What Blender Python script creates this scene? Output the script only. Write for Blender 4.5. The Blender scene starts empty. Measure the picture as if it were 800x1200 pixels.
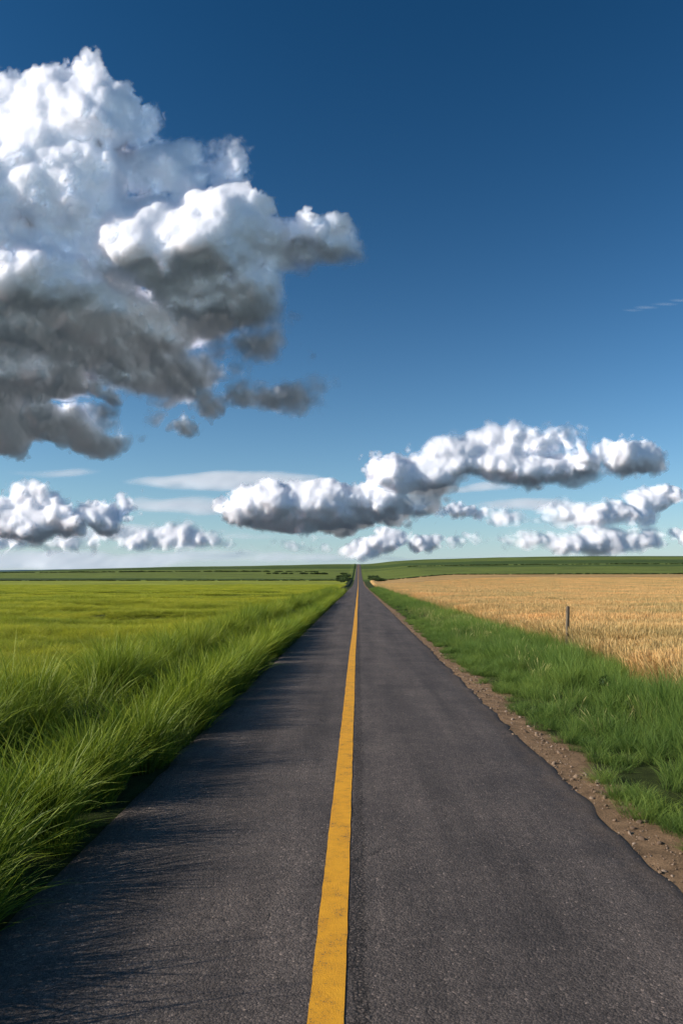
import bpy, bmesh, math, numpy as np
from mathutils import Vector
rng = np.random.default_rng(7)
scene = bpy.context.scene
F=867.0; VX=420.0; VY=680.0; CH=2.0

# ------------------------------------------------------------- helpers
def sm(t):
    t=np.clip(t,0,1); return t*t*(3-2*t)
_tab = np.random.default_rng(3).random((256,256))
def vn(x,y,seed=0):
    x=np.asarray(x,float)+seed*17.31; y=np.asarray(y,float)+seed*9.17
    xi=np.floor(x).astype(int); yi=np.floor(y).astype(int)
    fx=sm(x-xi); fy=sm(y-yi)
    a=_tab[xi%256,yi%256]; b=_tab[(xi+1)%256,yi%256]; c=_tab[xi%256,(yi+1)%256]; d=_tab[(xi+1)%256,(yi+1)%256]
    return (a*(1-fx)+b*fx)*(1-fy)+(c*(1-fx)+d*fx)*fy
def fbm(x,y,seed=0,o=4):
    s=0;a=.5;t=0
    for i in range(o):
        s=s+a*vn(np.asarray(x)*2**i,np.asarray(y)*2**i,seed+i*3); t+=a; a*=.5
    return s/t
def make_mesh(name,verts,quads,smooth=True,cols=None,colname="col",link=True,floats=None):
    verts=np.asarray(verts,np.float32); quads=np.asarray(quads,np.int32)
    me=bpy.data.meshes.new(name)
    k=quads.shape[1]
    me.vertices.add(len(verts)); me.vertices.foreach_set("co",verts.ravel())
    me.loops.add(quads.size); me.loops.foreach_set("vertex_index",quads.ravel())
    me.polygons.add(len(quads)); me.polygons.foreach_set("loop_start",np.arange(0,quads.size,k,dtype=np.int32))
    me.polygons.foreach_set("use_smooth",np.full(len(quads),smooth))
    me.update(calc_edges=True)
    if cols is not None:
        a=me.attributes.new(colname,'FLOAT_COLOR','POINT')
        c=np.ones((len(verts),4),np.float32); c[:,:3]=cols; a.data.foreach_set("color",c.ravel())
    for n,v in (floats or {}).items():
        a=me.attributes.new(n,'FLOAT','POINT'); a.data.foreach_set("value",np.asarray(v,np.float32).ravel())
    ob=bpy.data.objects.new(name,me)
    if link: scene.collection.objects.link(ob)
    return ob
def grid_quads(nu,nv):
    i=np.arange(nu-1)[:,None]*nv+np.arange(nv-1)[None,:]
    i=i.ravel(); return np.stack([i,i+nv,i+nv+1,i+1],1)
class NT:
    def __init__(s,tree): s.t=tree; tree.nodes.clear()
    def n(s,typ,**kw):
        nd=s.t.nodes.new(typ)
        for k,v in kw.items():
            if k.startswith('_'):
                key=k[1:]; key=int(key) if key.isdigit() else key.replace('__',' ')
                nd.inputs[key].default_value=v
            else: setattr(nd,k,v)
        return nd
    def l(s,a,b): s.t.links.new(a,b)
def new_mat(name):
    m=bpy.data.materials.new(name); m.use_nodes=True
    return m,NT(m.node_tree)
def ramp(N,fac,stops):
    r=N.n('ShaderNodeValToRGB'); e=r.color_ramp.elements
    while len(e)<len(stops): e.new(.5)
    for q,(p,c) in zip(e,stops): q.position=p; q.color=(*c,1) if len(c)==3 else c
    N.l(fac,r.inputs[0]); return r
def mixc(N,fac,a,b,mode='MIX'):
    m=N.n('ShaderNodeMix',data_type='RGBA',blend_type=mode)
    for v,i in ((fac,0),(a,6),(b,7)):
        if isinstance(v,(int,float)): m.inputs[i].default_value=v
        elif isinstance(v,tuple): m.inputs[i].default_value=(*v,1)
        else: N.l(v,m.inputs[i])
    return m.outputs[2]
def math_(N,op,a,b=None,c=None,clamp=False):
    m=N.n('ShaderNodeMath',operation=op,use_clamp=clamp)
    for v,i in ((a,0),(b,1),(c,2)):
        if v is None: continue
        if isinstance(v,(int,float)): m.inputs[i].default_value=v
        else: N.l(v,m.inputs[i])
    return m.outputs[0]

# ------------------------------------------------------------- sun + sky
ELEV=math.radians(26); BACK=math.radians(13)
S=Vector((-math.cos(BACK)*math.cos(ELEV),-math.sin(BACK)*math.cos(ELEV),math.sin(ELEV)))
sun=bpy.data.lights.new("sun",'SUN'); sun.energy=5.0; sun.angle=math.radians(.5); sun.color=(1,.94,.84)
so=bpy.data.objects.new("sun",sun); so.rotation_euler=S.to_track_quat('Z','Y').to_euler(); so.location=(-60,-20,60)
scene.collection.objects.link(so)
w=bpy.data.worlds.new("World"); scene.world=w; w.use_nodes=True
N=NT(w.node_tree)
sky=N.n('ShaderNodeTexSky',sky_type='NISHITA'); sky.sun_disc=False
sky.sun_elevation=ELEV; sky.sun_rotation=math.atan2(S.x,S.y)%(2*math.pi)
sky.altitude=300; sky.air_density=1.0; sky.dust_density=.6; sky.ozone_density=2.5
sp=N.n('ShaderNodeSeparateColor'); cb=N.n('ShaderNodeCombineColor'); N.l(sky.outputs[0],sp.inputs[0])
for i,(A,x0,p) in enumerate([(.44,.35,2.2),(.76,.45,1.6),(.80,.45,1.6)]):
    N.l(math_(N,'MULTIPLY',math_(N,'POWER',math_(N,'MULTIPLY',sp.outputs[i],.07/x0),p),A/.07),cb.inputs[i])
# low-altitude haze: a function of elevation above the horizon
tc=N.n('ShaderNodeTexCoord'); sx=N.n('ShaderNodeSeparateXYZ'); N.l(tc.outputs['Generated'],sx.inputs[0])
h=math_(N,'MULTIPLY',math_(N,'EXPONENT',math_(N,'MULTIPLY',math_(N,'MAXIMUM',sx.outputs[2],0.),-1/.13)),.70)
hz=mixc(N,h,cb.outputs[0],(.58/.07,.71/.07,.83/.07))
bg=N.n('ShaderNodeBackground',_Strength=.07); wo=N.n('ShaderNodeOutputWorld')
N.l(hz,bg.inputs[0]); N.l(bg.outputs[0],wo.inputs[0])

# ------------------------------------------------------------- terrain
def zbase(x,y):
    H=np.where(x>0,22+7*sm(x/250),22-11*sm(-x/520))
    H=H+ (fbm(x/170,y/400,5)-.5)*5*sm((np.abs(x)-15)/80)
    z=H*sm((y-220)/750)
    z=z+2.6*sm((y-80)/220)*sm((x-5)/40)
    z=z-.03*np.clip(y-1000,0,400)*1.0*sm((y-1000)/300)
    return z
def zt(x,y):
    x=np.asarray(x,float); y=np.asarray(y,float)
    z=zbase(x,y)
    z=z+.40*sm((-x-2.7)/1.0)*(.8+.4*vn(y/1.3,x*.2,8))*1.0
    z=z-.25*sm((-x-4.4)/2.5)*1.0
    z=z+.10*sm((x-2.6)/2.2)
    fade=1-sm((y-90)/90)
    z=z+(vn(x/6.5,y/2.2,2)-.5)*.42*sm((-x-4.5)/3)*fade+(fbm(x/14,y/7,4)-.5)*.5*sm((-x-6)/6)*fade
    z=z+((fbm(x*5,y*5,6)-.5)*.04+.006)*sm((np.abs(x)-1.98)/.1)*fade
    crop=sm((y-150)/60)*(1-sm((y-330)/40))
    z=z+crop*(.62*sm((x-5)/1)+.25*sm((-x-4)/1))
    return z
def axis_x():
    a=np.arange(0,7,.1); b=[7.]
    while b[-1]<7000: b.append(b[-1]+max(.15,(b[-1]-6)*.06))
    p=np.concatenate([a,b]); return np.concatenate([-p[:0:-1],p])
def axis_y():
    a=np.concatenate([np.arange(-60,0,2.),np.arange(0,25,.1)]); b=[25.]
    while b[-1]<14000: b.append(b[-1]+max(.12,(b[-1]-14)*.016))
    return np.concatenate([a,b])
ax,ay=axis_x(),axis_y()
X,Y=np.meshgrid(ax,ay,indexing='ij')
Z=zt(X,Y)
def lerp(a,b,t): return a*(1-t[...,None])+b*t[...,None]
C=np.zeros(X.shape+(3,))
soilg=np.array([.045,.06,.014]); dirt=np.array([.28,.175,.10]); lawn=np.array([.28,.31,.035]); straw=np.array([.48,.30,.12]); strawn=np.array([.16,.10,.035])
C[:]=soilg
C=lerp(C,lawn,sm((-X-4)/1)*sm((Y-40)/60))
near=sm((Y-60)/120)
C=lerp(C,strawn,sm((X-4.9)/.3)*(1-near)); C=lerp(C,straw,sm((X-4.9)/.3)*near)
dm=sm((X-1.8)/.1)*(1-sm((X-2.42-.22*(fbm(X*0,Y*1.6,9)-.5)*2)/.12))
C=lerp(C,dirt,dm)
hy=Y+40*(fbm(X/300,Y/200,11)-.5)+X*.12
v=fbm(X/900,hy/75,12,2)
g1=np.array([.065,.105,.02]); g2=np.array([.15,.19,.035]); g3=np.array([.04,.062,.017])
hill=lerp(lerp(np.zeros(X.shape+(3,))+g1,g2,sm((v-.5)/.1)),g3,sm((.40-v)/.08))
hm=np.where(X>0,sm((Y-330)/15),sm((Y-345)/15))
C=lerp(C,hill,hm)
far_shade=np.array([.045,.056,.066]); C=lerp(C,far_shade,.95*sm((Y-1050)/600))  # land past the ridge painted darker, as if cloud-shadowed, to cut bounce onto clouds
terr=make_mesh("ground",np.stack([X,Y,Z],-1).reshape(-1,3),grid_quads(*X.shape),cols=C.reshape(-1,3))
m,N=new_mat("ground_soil")
at=N.n('ShaderNodeAttribute',attribute_name="col"); geo=N.n('ShaderNodeNewGeometry')
n1=N.n('ShaderNodeTexNoise',_Scale=6.,_Detail=8.,_Roughness=.65); n2=N.n('ShaderNodeTexNoise',_Scale=70.,_Detail=5.,_Roughness=.7)
n3=N.n('ShaderNodeTexNoise',_Scale=.05,_Detail=9.,_Roughness=.65)
for q in (n1,n2,n3): N.l(geo.outputs['Position'],q.inputs['Vector'])
r1=ramp(N,n1.outputs[0],[(.3,(.55,.55,.55)),(.7,(1.4,1.4,1.4))]); r2=ramp(N,n2.outputs[0],[(.3,(.6,.6,.6)),(.7,(1.4,1.38,1.35))]); r3=ramp(N,n3.outputs[0],[(.3,(.7,.72,.7)),(.7,(1.3,1.28,1.2))])
c=mixc(N,1.,at.outputs[0],r1.outputs[0],'MULTIPLY'); c=mixc(N,1.,c,r2.outputs[0],'MULTIPLY'); c=mixc(N,1.,c,r3.outputs[0],'MULTIPLY')
b=N.n('ShaderNodeBsdfPrincipled',_Roughness=.95); b.inputs['Specular IOR Level'].default_value=.15
bp=N.n('ShaderNodeBump',_Strength=.8,_Distance=.02); N.l(n2.outputs[0],bp.inputs['Height'])
o=N.n('ShaderNodeOutputMaterial'); N.l(c,b.inputs['Base Color']); N.l(bp.outputs[0],b.inputs['Normal']); N.l(b.outputs[0],o.inputs[0])
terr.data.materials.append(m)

# ------------------------------------------------------------- road
ry=ay[(ay>=-60)&(ay<1500)]
rx=np.array([-1,-.975,-.93,-.8,-.6,-.4,-.2,0,.2,.4,.6,.8,.93,.975,1.0])*2.09
RX=np.repeat(rx[:,None],len(ry),1); RY=np.repeat(ry[None],len(rx),0)
jr=(fbm(ry*2.2,ry*0,21,5)-.5)*.16; jl=(fbm(ry*2.2,ry*0+5,22,5)-.5)*.12
k=np.clip((np.abs(RX)-1.2)/.9,0,1)
RXo=RX.copy(); RX=RX+np.where(RX>0,jr,jl)*k
RZ=zt(np.zeros_like(RY),RY)+.030+.015*(1-(RX/2.09)**2)-.026*sm((np.abs(RXo)-1.93)/.16); RZ[0]-=.03; RZ[-1]-=.03
road=make_mesh("road",np.stack([RX,RY,RZ],-1).reshape(-1,3),grid_quads(*RX.shape))
m,N=new_mat("asphalt")
geo=N.n('ShaderNodeNewGeometry'); P=geo.outputs['Position']
sep=N.n('ShaderNodeSeparateXYZ'); N.l(P,sep.inputs[0])
fine=N.n('ShaderNodeTexNoise',_Scale=140.,_Detail=4.,_Roughness=.7); N.l(P,fine.inputs['Vector'])
vor=N.n('ShaderNodeTexVoronoi',_Scale=70.); N.l(P,vor.inputs['Vector'])
mp=N.n('ShaderNodeMapping'); mp.inputs['Scale'].default_value=(1.6,.10,1); N.l(P,mp.inputs[0])
trk=N.n('ShaderNodeTexNoise',_Scale=1.3,_Detail=6.,_Roughness=.6); N.l(mp.outputs[0],trk.inputs['Vector'])
big=N.n('ShaderNodeTexNoise',_Scale=.9,_Detail=7.,_Roughness=.6); N.l(P,big.inputs['Vector'])
med=N.n('ShaderNodeTexNoise',_Scale=14.,_Detail=6.,_Roughness=.7); N.l(P,med.inputs['Vector'])
c=ramp(N,trk.outputs[0],[(.32,(.105,.086,.076)),(.68,(.195,.158,.137))]).outputs[0]
c=mixc(N,1.,c,ramp(N,big.outputs[0],[(.3,(.70,.70,.71)),(.7,(1.25,1.22,1.18))]).outputs[0],'MULTIPLY')
c=mixc(N,1.,c,ramp(N,med.outputs[0],[(.3,(.78,.78,.78)),(.7,(1.22,1.2,1.16))]).outputs[0],'MULTIPLY')
c=mixc(N,1.,c,ramp(N,fine.outputs[0],[(.32,(.28,.28,.28)),(.55,(1,1,1)),(.72,(2.3,2.2,2.1))]).outputs[0],'MULTIPLY')
c=mixc(N,1.,c,ramp(N,vor.outputs['Color'],[(.1,(.60,.60,.60)),(.85,(1.12,1.12,1.12)),(.97,(2.3,2.2,2.1))]).outputs[0],'MULTIPLY')
wob=N.n('ShaderNodeTexNoise',_Scale=2.5,_Detail=6.,_Roughness=.7); N.l(P,wob.inputs['Vector'])
xs=math_(N,'ADD',sep.outputs[0],math_(N,'MULTIPLY_ADD',wob.outputs[0],.22,-.11))
seam=math_(N,'SUBTRACT',1.,math_(N,'MULTIPLY',math_(N,'ABSOLUTE',xs),1/.07),clamp=True)
seam2=math_(N,'MULTIPLY',math_(N,'MULTIPLY',math_(N,'GREATER_THAN',math_(N,'ADD',seam,math_(N,'MULTIPLY_ADD',med.outputs[0],2.2,-1.1)),.35),.8),math_(N,'GREATER_THAN',seam,.01))
vor2=N.n('ShaderNodeTexVoronoi',_Scale=38.,feature='DISTANCE_TO_EDGE'); N.l(P,vor2.inputs['Vector'])
pit=ramp(N,vor2.outputs[0],[(.05,(.2,.2,.2)),(.25,(1.25,1.22,1.18))]).outputs[0]
c=mixc(N,seam2,c,mixc(N,1.,c,pit,'MULTIPLY'))
mpc=N.n('ShaderNodeMapping'); mpc.inputs['Scale'].default_value=(1.0,.35,1); N.l(P,mpc.inputs[0])
dist=N.n('ShaderNodeTexNoise',_Scale=3.,_Detail=6.,_Roughness=.65); N.l(mpc.outputs[0],dist.inputs['Vector'])
vadd=N.n('ShaderNodeVectorMath',operation='MULTIPLY_ADD'); N.l(dist.outputs['Color'],vadd.inputs[0]); vadd.inputs[1].default_value=(.45,.45,0); N.l(mpc.outputs[0],vadd.inputs[2])
crk=N.n('ShaderNodeTexVoronoi',_Scale=.85,feature='DISTANCE_TO_EDGE'); N.l(vadd.outputs[0],crk.inputs['Vector'])
cm_=math_(N,'MULTIPLY',math_(N,'LESS_THAN',crk.outputs[0],.003),math_(N,'GREATER_THAN',big.outputs[0],.55))
c=mixc(N,math_(N,'MULTIPLY',cm_,.6),c,(.02,.017,.015))
ed=math_(N,'MULTIPLY_ADD',math_(N,'ADD',sep.outputs[0],math_(N,'MULTIPLY_ADD',wob.outputs[0],.7,-.35)),2.2,-3.9,clamp=True)
c=mixc(N,math_(N,'MULTIPLY',ed,.6),c,(.22,.145,.09))
hb=math_(N,'ADD',math_(N,'MULTIPLY',fine.outputs[0],.6),math_(N,'MULTIPLY',vor.outputs['Distance'],-.5))
hb=math_(N,'SUBTRACT',hb,math_(N,'MULTIPLY',seam2,math_(N,'SUBTRACT',.6,vor2.outputs[0])))
hb=math_(N,'SUBTRACT',hb,math_(N,'MULTIPLY',cm_,.6))
bp=N.n('ShaderNodeBump',_Strength=1.,_Distance=.009); N.l(hb,bp.inputs['Height'])
b=N.n('ShaderNodeBsdfPrincipled',_Roughness=.8); b.inputs['Specular IOR Level'].default_value=.3
o=N.n('ShaderNodeOutputMaterial'); N.l(c,b.inputs['Base Color']); N.l(bp.outputs[0],b.inputs['Normal']); N.l(b.outputs[0],o.inputs[0])
road.data.materials.append(m)

# yellow centre line
lx=np.array([-.235,-.2,-.15,-.1,-.07]); LX=np.repeat(lx[:,None],len(ry),1); LY=np.repeat(ry[None],len(lx),0)
jj=(fbm(ry*6,ry*0,31,4)-.5)*.014; LX[0]+=jj; LX[-1]+=(fbm(ry*6,ry*0,37,4)-.5)*.014
LX+=(fbm(ry/9,ry*0,41,2)-.5)*.03
LZ=zt(np.zeros_like(LY),LY)+.030+.015*(1-(LX/2.09)**2)+.0045+np.clip(LY-60,0,600)*.00004
line=make_mesh("centre_line_marking",np.stack([LX,LY,LZ],-1).reshape(-1,3),grid_quads(*LX.shape))
m,N=new_mat("yellow_road_paint")
geo=N.n('ShaderNodeNewGeometry'); P=geo.outputs['Position']
f1=N.n('ShaderNodeTexNoise',_Scale=130.,_Detail=5.,_Roughness=.75); f2=N.n('ShaderNodeTexNoise',_Scale=9.,_Detail=8.,_Roughness=.7)
for q in (f1,f2): N.l(P,q.inputs['Vector'])
c=ramp(N,f2.outputs[0],[(.3,(.78,.33,.010)),(.7,(.98,.46,.016))]).outputs[0]
wr=math_(N,'ADD',math_(N,'MULTIPLY',f1.outputs[0],.6),math_(N,'MULTIPLY',f2.outputs[0],.4))
wm=ramp(N,wr,[(.40,(1,1,1)),(.44,(0,0,0))]).outputs[0]
c=mixc(N,wm,c,(.16,.10,.055))
bp=N.n('ShaderNodeBump',_Strength=.9,_Distance=.006); N.l(f1.outputs[0],bp.inputs['Height'])
b=N.n('ShaderNodeBsdfPrincipled',_Roughness=.7); o=N.n('ShaderNodeOutputMaterial')
N.l(c,b.inputs['Base Color']); N.l(bp.outputs[0],b.inputs['Normal']); N.l(b.outputs[0],o.inputs[0])
line.data.materials.append(m)

# ------------------------------------------------------------- vegetation prototypes
def foliage_mat(name,base,tip,var,trans=.45,rough=.55,patch=0.):
    m,N=new_mat(name)
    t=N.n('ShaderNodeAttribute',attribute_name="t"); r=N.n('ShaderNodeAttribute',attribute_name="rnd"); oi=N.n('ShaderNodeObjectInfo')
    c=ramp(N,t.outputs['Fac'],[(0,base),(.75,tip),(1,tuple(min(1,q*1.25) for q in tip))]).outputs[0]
    k=math_(N,'ADD',math_(N,'MULTIPLY',r.outputs['Fac'],.6),math_(N,'MULTIPLY',oi.outputs['Random'],.4))
    c=mixc(N,1.,c,ramp(N,k,[(.1,(.6,.65,.6)),(.5,(1,1,1)),(.9,var)]).outputs[0],'MULTIPLY')
    if patch:   # different growth from place to place in the field
        g=N.n('ShaderNodeNewGeometry'); mp=N.n('ShaderNodeMapping'); mp.inputs['Scale'].default_value=(.10,.22,0); nz=N.n('ShaderNodeTexNoise',_Scale=1.,_Detail=5.,_Roughness=.6)
        N.l(g.outputs['Position'],mp.inputs[0]); N.l(mp.outputs[0],nz.inputs['Vector'])
        lo=1-patch
        c=mixc(N,1.,c,ramp(N,nz.outputs[0],[(.34,(lo*.85,lo,lo)),(.55,(1,1,1)),(.7,(1.15,1.08,1.05))]).outputs[0],'MULTIPLY')
    d=N.n('ShaderNodeBsdfPrincipled',_Roughness=rough); d.inputs['Specular IOR Level'].default_value=.3
    tr=N.n('ShaderNodeBsdfTranslucent'); mx=N.n('ShaderNodeMixShader',_0=trans); o=N.n('ShaderNodeOutputMaterial')
    N.l(c,d.inputs['Base Color']); N.l(c,tr.inputs[0]); N.l(d.outputs[0],mx.inputs[1]); N.l(tr.outputs[0],mx.inputs[2]); N.l(mx.outputs[0],o.inputs[0])
    return m
def clump(name,n,R,h0,h1,w0,w1,bend,mat,K=5,seed=0,splay=.3,wheat=False):
    g=np.random.default_rng(seed)
    rr=R*np.sqrt(g.random(n)); th=g.random(n)*2*np.pi
    root=np.stack([rr*np.cos(th),rr*np.sin(th),np.full(n,-.03)],1)
    h=h0+(h1-h0)*g.random(n); la=th+g.normal(0,1.0,n); d=np.stack([np.cos(la),np.sin(la)],1)
    bd=h*bend*(.3+g.random(n)); sp=splay*h*g.random(n)
    wd=w0+(w1-w0)*g.random(n); oa=g.random(n)*np.pi; sd=np.stack([np.cos(oa),np.sin(oa)],1)
    s=np.linspace(0,1,K+1)
    if wheat: s=np.array([0,.45,.78,.84,.93,1.0]); K=5
    V=np.zeros((n,K+1,2,3)); T=np.zeros((n,K+1,2))
    for i,q in enumerate(s):
        off=sp*q+bd*q**2.2; z=h*q-bd*.45*q**3
        wq=wd*(1-q)**.55 if not wheat else wd*[.3,.3,.25,1.,.85,.15][i]
        for j,sg in enumerate((-.5,.5)):
            V[:,i,j,0]=root[:,0]+d[:,0]*off+sd[:,0]*wq*sg
            V[:,i,j,1]=root[:,1]+d[:,1]*off+sd[:,1]*wq*sg
            V[:,i,j,2]=root[:,2]+z
            T[:,i,j]=q
    base=(np.arange(n)*(K+1)*2)[:,None]+(np.arange(K)*2)[None]; base=base.ravel()
    Q=np.stack([base,base+1,base+3,base+2],1)
    rd=np.repeat(g.random(n),(K+1)*2)
    ob=make_mesh(name,V.reshape(-1,3),Q,floats={"t":T.ravel(),"rnd":rd},link=False)
    ob.data.materials.append(mat); return ob
def leafball(name,n,R,leaf,mat,seed,sq=.8):
    g=np.random.default_rng(seed)
    L=9; lc=g.normal(0,.45,(L,3))*R; lc[:,2]=np.abs(lc[:,2])*.9+.25*R; lr=R*(.35+.3*g.random(L))
    k=g.integers(0,L,n); v=g.normal(size=(n,3)); v/=np.linalg.norm(v,axis=1)[:,None]
    c=lc[k]+v*(lr[k]*g.random(n)**.4)[:,None]; c[:,2]=np.maximum(c[:,2]*sq,0.02)
    a=g.normal(size=(n,3)); a/=np.linalg.norm(a,axis=1)[:,None]; b_=np.cross(a,g.normal(size=(n,3))); b_/=np.linalg.norm(b_,axis=1)[:,None]
    s=leaf*(.5+g.random(n))[:,None]
    V=np.stack([c-a*s,c+b_*s*.5,c+a*s,c-b_*s*.5],1).reshape(-1,3)
    Q=np.arange(4*n).reshape(-1,4)
    ob=make_mesh(name,V,Q,smooth=False,floats={"t":np.repeat(np.clip(c[:,2]/R,0,1),4),"rnd":np.repeat(g.random(n),4)},link=False)
    ob.data.materials.append(mat); return ob
def scatter(name,protos,pts,rotz,scl,idx,tilt=.08):
    col=bpy.data.collections.new(name+"_parts")
    for p in protos: col.objects.link(p)
    n=len(pts)
    me=bpy.data.meshes.new(name); me.vertices.add(n); me.vertices.foreach_set("co",np.asarray(pts,np.float32).ravel())
    rot=np.zeros((n,3),np.float32); rot[:,2]=rotz; rot[:,0]=rng.normal(0,tilt,n); rot[:,1]=rng.normal(0,tilt,n)
    a=me.attributes.new("rot",'FLOAT_VECTOR','POINT'); a.data.foreach_set("vector",rot.ravel())
    scl=np.asarray(scl,np.float32)
    if scl.ndim==1: scl=np.repeat(scl[:,None],3,1)
    a=me.attributes.new("scl",'FLOAT_VECTOR','POINT'); a.data.foreach_set("vector",scl.ravel())
    a=me.attributes.new("idx",'INT','POINT'); a.data.foreach_set("value",np.asarray(idx,np.int32))
    ob=bpy.data.objects.new(name,me); scene.collection.objects.link(ob)
    ng=bpy.data.node_groups.new(name+"_scatter",'GeometryNodeTree')
    ng.interface.new_socket("Geometry",in_out='INPUT',socket_type='NodeSocketGeometry'); ng.interface.new_socket("Geometry",in_out='OUTPUT',socket_type='NodeSocketGeometry')
    gi=ng.nodes.new('NodeGroupInput'); go=ng.nodes.new('NodeGroupOutput'); ip=ng.nodes.new('GeometryNodeInstanceOnPoints')
    ci=ng.nodes.new('GeometryNodeCollectionInfo'); ci.inputs['Collection'].default_value=col; ci.inputs['Separate Children'].default_value=True; ci.inputs['Reset Children'].default_value=True
    def na(t,nm):
        q=ng.nodes.new('GeometryNodeInputNamedAttribute'); q.data_type=t; q.inputs['Name'].default_value=nm; return [s for s in q.outputs if s.enabled and s.name=='Attribute'][0]
    e=ng.nodes.new('FunctionNodeEulerToRotation')
    L=ng.links.new
    L(gi.outputs[0],ip.inputs['Points']); L(ci.outputs[0],ip.inputs['Instance']); ip.inputs['Pick Instance'].default_value=True
    L(na('INT','idx'),ip.inputs['Instance Index']); L(na('FLOAT_VECTOR','rot'),e.inputs[0]); L(e.outputs[0],ip.inputs['Rotation']); L(na('FLOAT_VECTOR','scl'),ip.inputs['Scale'])
    L(ip.outputs[0],go.inputs[0])
    md=ob.modifiers.new("scatter",'NODES'); md.node_group=ng
    return ob
def pts_in(x0,x1,y0,y1,dens):
    n=int((x1-x0)*(y1-y0)*dens); return rng.uniform(x0,x1,n),rng.uniform(y0,y1,n)
def finish(name,protos,x,y,scl,zoff=0,tilt=.08,idx=None):
    z=zt(x,y)+zoff
    return scatter(name,protos,np.stack([x,y,z],1),rng.uniform(0,6.283,len(x)),scl,rng.integers(0,len(protos),len(x)) if idx is None else idx,tilt)
def s3(sx,sz): return np.stack([sx,sx,sz],1)

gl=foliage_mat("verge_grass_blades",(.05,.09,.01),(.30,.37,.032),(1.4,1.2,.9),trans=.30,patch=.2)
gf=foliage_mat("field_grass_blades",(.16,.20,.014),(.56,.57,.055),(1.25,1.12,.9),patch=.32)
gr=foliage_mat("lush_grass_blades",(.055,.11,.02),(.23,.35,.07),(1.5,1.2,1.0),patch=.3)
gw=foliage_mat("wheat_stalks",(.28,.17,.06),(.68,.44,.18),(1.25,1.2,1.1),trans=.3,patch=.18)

# left verge: a low row beside the asphalt, a gap, and a taller row on the bank
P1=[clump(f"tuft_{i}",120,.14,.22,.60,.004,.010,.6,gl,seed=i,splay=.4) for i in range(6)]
x,y=pts_in(-4.7,-2.14,.3,32,28); x2,y2=pts_in(-5,-2.2,32,120,8)
x=np.concatenate([x,x2]); y=np.concatenate([y,y2])
wv=.22*(fbm(y/2.2,y*0,57,3)-.5)*2
tn=fbm(x/.7,y/.5,51,2)
row1=1.3*np.exp(-((x+2.50+wv)/.30)**2); row2=1.2*np.exp(-((x+3.62+wv)/.45)**2); bk=.5*sm((-x-3.9)/.6)
prof=np.maximum(np.maximum(row1,row2),bk)+.14
lump=sm((tn-.38)/.22)
keep=rng.random(len(x))<np.clip(.08+1.0*lump,.05,1)
x,y,prof,lump=[q[keep] for q in (x,y,prof,lump)]
sz=prof*(.25+1.0*lump)*rng.uniform(.75,1.3,len(x)); far=1+.6*sm((y-30)/40)
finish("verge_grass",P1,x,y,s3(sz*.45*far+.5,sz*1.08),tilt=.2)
# taller coarse tufts in bunches, with gaps: they throw finger-like shadows over the asphalt
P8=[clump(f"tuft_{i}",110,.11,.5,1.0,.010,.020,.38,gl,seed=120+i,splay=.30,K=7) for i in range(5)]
bc=np.cumsum(rng.uniform(.5,1.15,75))+.6; nb=rng.integers(3,6,75)
y=np.concatenate([c0+rng.normal(0,.07,k0) for c0,k0 in zip(bc,nb)]); x=-2.46+rng.normal(0,.10,len(y)); y=np.maximum(y,.4)
finish("tall_grass",P8,x,y,s3(rng.uniform(.8,1.2,len(x)),rng.uniform(.7,1.12,len(x))*(1-.2*sm((y-12)/20))),tilt=.12)

# left field grass
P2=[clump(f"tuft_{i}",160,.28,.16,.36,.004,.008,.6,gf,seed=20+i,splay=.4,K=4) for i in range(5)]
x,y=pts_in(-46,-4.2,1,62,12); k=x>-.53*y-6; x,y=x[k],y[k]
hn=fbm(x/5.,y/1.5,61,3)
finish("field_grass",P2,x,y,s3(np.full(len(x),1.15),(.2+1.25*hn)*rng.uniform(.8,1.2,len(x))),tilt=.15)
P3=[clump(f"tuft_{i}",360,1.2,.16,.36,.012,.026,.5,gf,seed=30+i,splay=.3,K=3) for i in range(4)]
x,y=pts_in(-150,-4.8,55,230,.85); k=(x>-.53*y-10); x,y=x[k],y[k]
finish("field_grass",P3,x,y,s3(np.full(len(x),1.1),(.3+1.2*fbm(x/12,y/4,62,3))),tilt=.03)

# right verge
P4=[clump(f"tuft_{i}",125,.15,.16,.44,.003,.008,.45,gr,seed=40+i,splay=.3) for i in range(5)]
x,y=pts_in(2.26,5.25,1.2,36,32); x2,y2=pts_in(2.4,5.3,36,170,8); x=np.concatenate([x,x2]); y=np.concatenate([y,y2])
tn=fbm(x/.6,y/.6,71,3); edge=(x-2.30-.34*(fbm(x*0,y*1.6,9)-.5)*2)
k=(edge>0)&(rng.random(len(x))<np.clip(.4+1.9*(tn-.35),.12,1)); x,y,tn,edge=x[k],y[k],tn[k],edge[k]
sz=(.28+.85*sm(edge/2.0))*(.45+1.1*tn)*rng.uniform(.75,1.3,len(x))
finish("verge_grass",P4,x,y,s3(.55+sz*.45+.5*sm((y-30)/40),sz*1.2),tilt=.16)
# seeding grass stems rising above the right verge, with a pale seed head
gs=foliage_mat("seed_heads",(.12,.15,.03),(.42,.40,.14),(1.3,1.2,1.1),trans=.3)
P9=[clump(f"stem_{i}",12,.12,.45,.70,.006,.010,.25,gs,seed=150+i,splay=.2,wheat=True) for i in range(4)]
x,y=pts_in(2.9,5.2,2.5,45,4.5); k=rng.random(len(x))<sm((fbm(x/1.1,y/1.1,73,2)-.38)/.3); x,y=x[k],y[k]
finish("seeding_grass",P9,x,y,s3(np.ones(len(x)),rng.uniform(.6,1.0,len(x))),tilt=.12)

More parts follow.
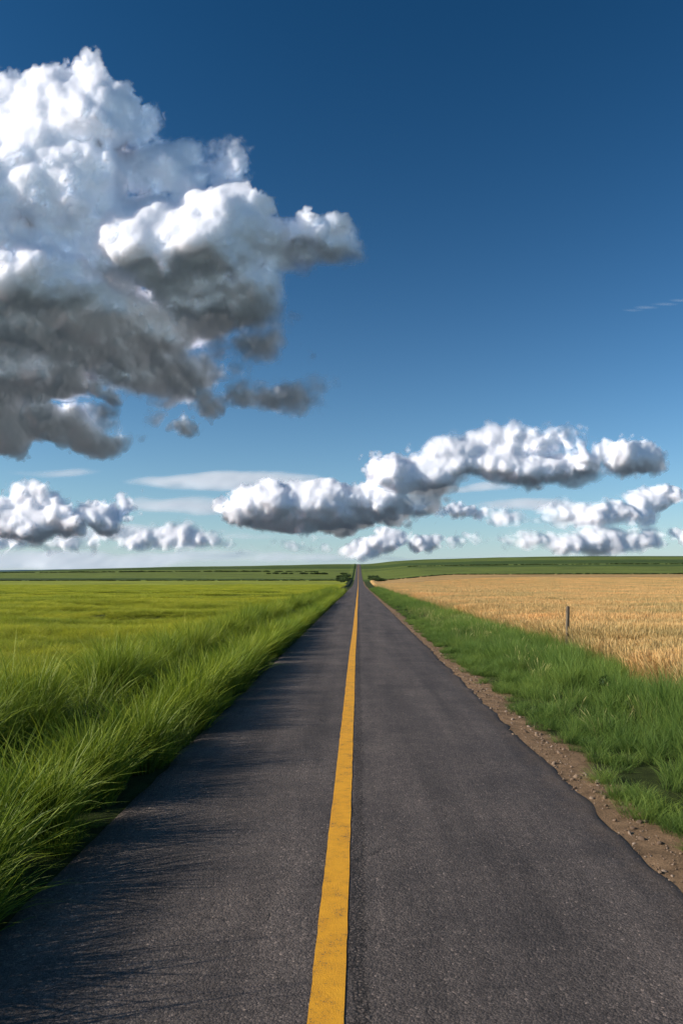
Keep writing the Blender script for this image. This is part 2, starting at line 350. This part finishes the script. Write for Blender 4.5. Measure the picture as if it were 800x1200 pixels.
# wheat
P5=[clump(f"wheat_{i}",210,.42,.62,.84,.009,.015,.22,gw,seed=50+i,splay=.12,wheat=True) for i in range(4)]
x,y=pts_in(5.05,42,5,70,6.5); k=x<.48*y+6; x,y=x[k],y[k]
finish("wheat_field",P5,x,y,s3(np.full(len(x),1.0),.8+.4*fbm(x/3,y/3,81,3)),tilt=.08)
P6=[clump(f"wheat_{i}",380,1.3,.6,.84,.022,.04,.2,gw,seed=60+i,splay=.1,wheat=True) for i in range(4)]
x,y=pts_in(5.6,125,66,230,.9); k=x<.48*y+12; x,y=x[k],y[k]
finish("wheat_field",P6,x,y,s3(np.full(len(x),1.0),.8+.4*fbm(x/6,y/6,82,3)),zoff=-.55*sm((y-150)/60),tilt=.02)

# hedges and far trees
hb_=foliage_mat("hedge_leaves",(.03,.05,.014),(.07,.11,.028),(1.4,1.3,1),trans=.2)
P7=[leafball(f"bush_{i}",900,1.6,.22,hb_,70+i) for i in range(3)]
hx=[];hy_=[];hs=[]
for (xa,ya,xb,yb,n,s0,s1) in [(-8,338,-260,352,420,.16,.38),(-6,300,-9,420,26,.3,.8),(9,300,7,430,26,.3,.7),(10,322,420,330,650,.14,.32),(-30,520,-420,640,420,.22,.5),(30,560,520,520,420,.2,.4),(-10,470,-60,480,14,.4,.8)]:
    t=np.sort(rng.random(n)); hx.append(xa+(xb-xa)*t+rng.normal(0,.8,n)); hy_.append(ya+(yb-ya)*t+rng.normal(0,1.5,n)); hs.append(rng.uniform(s0,s1,n)*(.6+.7*vn(t*14,t*0,int(abs(xa))%50)))
x=np.concatenate(hx); y=np.concatenate(hy_); s=np.concatenate(hs)
k=np.abs(x)>4.5+s*2; x,y,s=x[k],y[k],s[k]
finish("hedge_row",P7,x,y,s3(s*2.2,s),tilt=.05)

# small dark weed in the right verge
wm_=foliage_mat("weed_leaves",(.015,.03,.008),(.05,.09,.02),(1.3,1.2,1),trans=.25)
wd=leafball("weed_plant",260,.13,.03,wm_,91,sq=1.0); scene.collection.objects.link(wd); wd.location=(4.05,12.2,float(zt(4.05,12.2))+.18)

# pebbles & clods in the dirt shoulder
m,N=new_mat("pebble"); oi=N.n('ShaderNodeObjectInfo'); nz=N.n('ShaderNodeTexNoise',_Scale=30.,_Detail=5.)
c=ramp(N,oi.outputs['Random'],[(0,(.14,.09,.055)),(.5,(.25,.165,.10)),(1,(.34,.25,.18))]).outputs[0]
c=mixc(N,1.,c,ramp(N,nz.outputs[0],[(.3,(.6,.6,.6)),(.7,(1.3,1.3,1.3))]).outputs[0],'MULTIPLY')
b=N.n('ShaderNodeBsdfPrincipled',_Roughness=.95); o=N.n('ShaderNodeOutputMaterial'); N.l(c,b.inputs['Base Color']); N.l(b.outputs[0],o.inputs[0])
def stone(i):
    g=np.random.default_rng(100+i); bm=bmesh.new(); bmesh.ops.create_icosphere(bm,subdivisions=2,radius=1)
    off=g.random(3)*10
    for v in bm.verts:
        p=v.co; k=.65+.7*float(fbm(p.x*1.3+off[0]+p.z,p.y*1.3+off[1]-p.z*.7,i,3)); v.co=Vector((p.x*k,p.y*k*.8,p.z*k*.55))
    me=bpy.data.meshes.new(f"stone_{i}"); bm.to_mesh(me); bm.free(); me.materials.append(m); return bpy.data.objects.new(f"stone_{i}",me)
PS=[stone(i) for i in range(4)]
x,y=pts_in(1.93,2.62,1,45,360); k=rng.random(len(x))<np.exp(-((x-2.25)/.2)**2); x,y=x[k],y[k]
s=.003+.006*rng.random(len(x))+.028*rng.random(len(x))**14
finish("gravel",PS,x,y,s,zoff=.003+.012*(x<2.05),tilt=.5)

# ------------------------------------------------------------- fence post
def build_post():
    bm=bmesh.new(); g=np.random.default_rng(5); rings=[]
    hs=[-.3,0,.2,.5,.8,1.05,1.24,1.275]; rs=[.048,.048,.046,.045,.044,.042,.041,.03]
    ph=g.random(14)*.16
    for h,r in zip(hs,rs):
        ring=[bm.verts.new(((r*(1+ph[k]-.08)+g.normal(0,.0008))*math.cos(k*2*math.pi/14),(r*(1+ph[k]-.08))*math.sin(k*2*math.pi/14),h)) for k in range(14)]
        rings.append(ring)
    for a,b in zip(rings[:-1],rings[1:]):
        for k in range(14): bm.faces.new((a[k],a[(k+1)%14],b[(k+1)%14],b[k]))
    bm.faces.new(rings[-1]); bm.faces.new(rings[0][::-1])
    me=bpy.data.meshes.new("post"); bm.to_mesh(me); bm.free(); ob=bpy.data.objects.new("fence_post",me); scene.collection.objects.link(ob)
    m,N=new_mat("weathered_wood"); tc=N.n('ShaderNodeTexCoord'); mp=N.n('ShaderNodeMapping'); mp.inputs['Scale'].default_value=(40,40,2.5)
    nz=N.n('ShaderNodeTexNoise',_Scale=1.5,_Detail=8.,_Roughness=.7); N.l(tc.outputs['Object'],mp.inputs[0]); N.l(mp.outputs[0],nz.inputs['Vector'])
    c=ramp(N,nz.outputs[0],[(.3,(.06,.045,.03)),(.7,(.24,.19,.13))]).outputs[0]
    b=N.n('ShaderNodeBsdfPrincipled',_Roughness=.9); bp=N.n('ShaderNodeBump',_Strength=.7,_Distance=.01); N.l(nz.outputs[0],bp.inputs['Height'])
    o=N.n('ShaderNodeOutputMaterial'); N.l(c,b.inputs['Base Color']); N.l(bp.outputs[0],b.inputs['Normal']); N.l(b.outputs[0],o.inputs[0]); me.materials.append(m)
    ob.location=(5.0,17.8,float(zt(5.,17.8))); ob.rotation_euler=(.0,math.radians(1.2),0)
build_post()

# ------------------------------------------------------------- distant hills (left)
hxs=np.linspace(-5200,400,260); rows=np.linspace(0,1,14)
HX=np.repeat(hxs[:,None],14,1); R_=np.repeat(rows[None],260,0)
top=(96+35*(fbm(HX/1300,HX*0,91,4)-.5)*2)*sm((-HX-900)/1500)-10
HZ=-30+(top+30)*np.sin(R_*np.pi/2); HY=5200+R_*900
hills=make_mesh("hills",np.stack([HX,HY,HZ],-1).reshape(-1,3),grid_quads(260,14))
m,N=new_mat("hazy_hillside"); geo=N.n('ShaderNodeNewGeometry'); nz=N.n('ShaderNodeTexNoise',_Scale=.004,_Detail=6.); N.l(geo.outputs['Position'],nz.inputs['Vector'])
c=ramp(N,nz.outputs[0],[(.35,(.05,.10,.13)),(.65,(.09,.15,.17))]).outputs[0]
b=N.n('ShaderNodeBsdfDiffuse'); o=N.n('ShaderNodeOutputMaterial'); N.l(c,b.inputs[0]); N.l(b.outputs[0],o.inputs[0]); hills.data.materials.append(m)

# ------------------------------------------------------------- clouds: 3-D density fields, meshed as relief and lit by the sun
def bspl(n,cells,off):
    t=np.arange(n)/n*cells+off; i=np.floor(t).astype(int); f=t-i
    L=int(math.ceil(cells))+5; W=np.zeros((n,L),np.float32); r=np.arange(n)
    for k,wt in enumerate(((1-f)**3/6,(3*f**3-6*f**2+4)/6,(-3*f**3+3*f**2+3*f+1)/6,f**3/6)): W[r,i+k]=wt
    return W
def noise3(shape,cells,g):
    Ws=[bspl(n,c,g.random()) for n,c in zip(shape,cells)]
    A=g.normal(0,1.7,[w_.shape[1] for w_ in Ws]).astype(np.float32)
    A=np.tensordot(Ws[2],A,(1,2)); A=np.tensordot(Ws[1],A,(1,2)); A=np.tensordot(Ws[0],A,(1,2))
    return A
def blur2(a):
    a=(np.roll(a,1,0)+np.roll(a,-1,0)+2*a)/4; return (np.roll(a,1,1)+np.roll(a,-1,1)+2*a)/4
def cloud(name,D,rect,res,ells,octs,warp,edge,sigma,dep,ny,seed,mat,soft=(30,.35),base=None,slope=0.):
    g=np.random.default_rng(seed); x0,x1,y0,y1=rect
    nx=int((x1-x0)/res); nz=int((y1-y0)/res); sh=(nx,nz,ny); ext=(x1-x0,y1-y0,2*dep); dy=2*dep/ny
    px=np.linspace(x0,x1,nx,dtype=np.float32); pz=np.linspace(y0,y1,nz,dtype=np.float32); pd=np.linspace(-dep,dep,ny,dtype=np.float32)
    def nz3(wl,an=1.): return noise3(sh,[ext[0]/(wl*an),ext[1]/wl,max(ext[2]/wl,.5)],g)
    wx=px[:,None,None]+warp[1]*nz3(warp[0]); wz=pz[None,:,None]+warp[1]*.7*nz3(warp[0])
    w2=nz3(warp[0]*.33); wx=wx+warp[1]*.35*w2; wz=wz+warp[1]*.35*nz3(warp[0]*.33)
    sd=np.full(sh,-999,np.float32)
    for e in ells:
        cx,cz,rx_,rz_=e[:4]; rd=e[4] if len(e)>4 else min(rx_,rz_*1.5); cd=e[5] if len(e)>5 else 0.
        q=np.sqrt(((wx-cx)/rx_)**2+((wz-cz)/np.where(wz>cz,rz_*.75,rz_))**2+((pd[None,None,:]-cd)/rd)**2)
        np.maximum(sd,(1-q)*min(rx_,rz_),out=sd)
    for wl,am,bil,an in octs:
        n_=nz3(wl,an); sd+= am*((np.abs(n_)*1.5-.75) if bil else n_)
    ed=edge[0]+edge[1]*np.clip(nz3(90)*.9+.1,0,1)
    dd=(np.clip(sd/ed,0,1)**1.3*sigma*dy).astype(np.float32)
    cum=np.cumsum(dd,2); wv=np.exp(-(cum-dd))*(1-np.exp(-dd)); tot=cum[:,:,-1]
    al=1-np.exp(-tot); dp=(wv*pd[None,None,:]).sum(2)/(wv.sum(2)+1e-6)
    wgt=al+1e-4; d1=dp*wgt
    for it in range(2): wgt=blur2(wgt); d1=blur2(d1)
    fine_=d1/wgt; wg2,d2=wgt.copy(),d1.copy()
    for it in range(soft[0]): wg2=blur2(wg2); d2=blur2(d2)
    dp=(d2/wg2)*(1-soft[1])+fine_*soft[1]
    if slope: dp=dp-slope*(pz[None,:]-.5*(y0+y1))
    if base:   # the underside of a big cumulus recedes from the viewer
        t=(pz[None,:]-(base[0]+base[3]*px[:,None]))/base[1]; dp=dp+base[2]*base[1]*np.where(t>6,t,np.log1p(np.exp(np.minimum(t,6))))
    fx=sm(np.minimum(np.arange(nx),np.arange(nx)[::-1])/14)[:,None]; fz=sm(np.minimum(np.arange(nz),np.arange(nz)[::-1])/8)[None]
    al=al*fx*fz; al[al<.006]=0
    s=D/F; Q=grid_quads(nx,nz); af=al.ravel(); Q=Q[(af[Q].max(1)>0)]
    used=np.zeros(nx*nz,bool); used[Q.ravel()]=True; mp_=np.cumsum(used)-1
    VYd=D+dp*s; k=VYd/D if base else np.ones_like(VYd)
    V=np.stack([(px[:,None]-VX)*s*k,VYd,CH+(VY-pz[None,:])*s*k],-1).reshape(-1,3)
    ob=make_mesh(name,V[used],mp_[Q][:,::-1],floats={"alpha":af[used]})
    ob.data.materials.append(mat); return ob
def cloud_mat(name,col,tr,rad=None):
    m,N=new_mat(name); a=N.n('ShaderNodeAttribute',attribute_name="alpha")
    if rad:
        d=N.n('ShaderNodeSubsurfaceScattering',falloff='BURLEY'); d.inputs['Color'].default_value=(*col,1); d.inputs['Scale'].default_value=1.; d.inputs['Radius'].default_value=(rad,rad,rad)
    else: d=N.n('ShaderNodeBsdfDiffuse',_Color=(*col,1))
    t=N.n('ShaderNodeBsdfTranslucent',_Color=(*col,1)); mx=N.n('ShaderNodeMixShader',_0=tr)
    tp=N.n('ShaderNodeBsdfTransparent'); m2=N.n('ShaderNodeMixShader'); o=N.n('ShaderNodeOutputMaterial')
    N.l(d.outputs[0],mx.inputs[1]); N.l(t.outputs[0],mx.inputs[2]); N.l(a.outputs['Fac'],m2.inputs[0]); N.l(tp.outputs[0],m2.inputs[1]); N.l(mx.outputs[0],m2.inputs[2]); N.l(m2.outputs[0],o.inputs[0])
    return m
cm=cloud_mat("cloud_vapour",(.88,.89,.94),.04,85.); cm2=cloud_mat("far_cloud_vapour",(.90,.91,.95),.12,150.); ct=cloud_mat("thin_cloud_vapour",(.90,.93,.96),.5)
OC=[(85,10,True,1),(42,12,True,1),(21,8,True,1),(10.5,5.0,True,1),(5.2,3.2,True,1),(2.6,2.0,False,1)]
main=[(90,140,105,60),(20,112,50,30),(55,215,120,85),(-50,240,120,120),(200,205,85,42),(268,205,42,36),(190,290,165,75),(320,290,95,44),(385,296,50,29),(30,330,130,90),
 (240,360,110,60),(100,385,190,75),(5,440,150,62),(50,495,105,34),(150,430,130,45),(303,463,34,17),(350,372,27,12),(300,405,45,26)]
cloud("cloud",3000.,(-110,470,40,570),1.0,main,OC,(100,7),(8,44),.15,120,46,14,cm,(20,.5),base=(352,24,2.3,-.07))
OB=[(46,6,True,1.3),(22,5.6,True,1.2),(11,4.0,True,1),(5.5,2.6,True,1),(2.8,1.6,False,1)]
bank=[(600,548,140,30),(620,522,68,27),(540,535,54,26),(735,541,54,28),(480,560,60,32),(390,598,122,34),(330,605,62,28),(50,612,95,28),(28,590,40,26),(110,605,50,24)]
cloud("cloud",9000.,(-70,880,480,668),1.0,bank,OB,(60,5),(5,26),.22,50,30,23,cm2,(9,.45),base=(642,7,1.5,-.13),slope=.3)
low=[(705,602,92,20),(600,606,44,14),(765,590,42,18),(175,632,90,15),(90,638,70,14),(245,634,65,13),(735,636,90,15),(470,638,80,15),(540,634,60,14),(600,632,60,15),(670,640,60,12),(20,636,70,15),(820,632,60,15),(350,640,70,12),(415,644,60,11),(545,600,48,15)]
cloud("cloud",12500.,(-70,880,560,672),1.0,low,OB,(50,4),(5,20),.18,40,24,77,cm2,(8,.45),slope=.5)
OT=[(40,4.5,False,3.5),(16,3.,False,3),(7,1.6,False,2.5),(3.5,.7,False,2)]
streak=[(265,564,130,15,14),(60,551,72,11,11),(200,600,100,12,10),(590,598,70,9,9),(560,575,50,9,10)]
cloud("cloud",16000.,(-90,900,500,640),1.2,streak,OT,(70,5),(8,9),.24,20,12,31,ct,(6,.4),slope=1.6)
wisp=[(738,366,16,3.2,5),(758,361,18,4,6),(780,355,20,4.4,6),(804,348,20,4.4,6)]
cloud("cloud",16000.,(690,860,320,400),.8,wisp,[(14,1.0,False,2),(6,.6,False,2)],(50,1.5),(5,2),.05,12,8,33,ct,(4,.4),slope=1.)
hazy=[(420,655,500,12,12),(700,656,300,11,12),(60,656,300,11,12),(640,618,160,10,10),(150,622,160,10,10),(380,628,200,9,10)]
cloud("cloud",18000.,(-90,900,590,678),1.3,hazy,OT,(70,4),(8,7),.15,20,10,35,ct,(6,.4),slope=1.6)

# ------------------------------------------------------------- camera
cam=bpy.data.cameras.new("camera"); co=bpy.data.objects.new("camera",cam); scene.collection.objects.link(co); scene.camera=co
co.location=(0,0,CH); co.rotation_euler=(math.radians(90),0,0)
cam.sensor_fit='VERTICAL'; cam.sensor_height=36; cam.sensor_width=24; cam.lens=F*36/1200
cam.shift_x=-20/1200; cam.shift_y=80/1200; cam.clip_start=.05; cam.clip_end=60000
scene.view_settings.view_transform='Standard'; scene.view_settings.look='None'; scene.view_settings.exposure=0
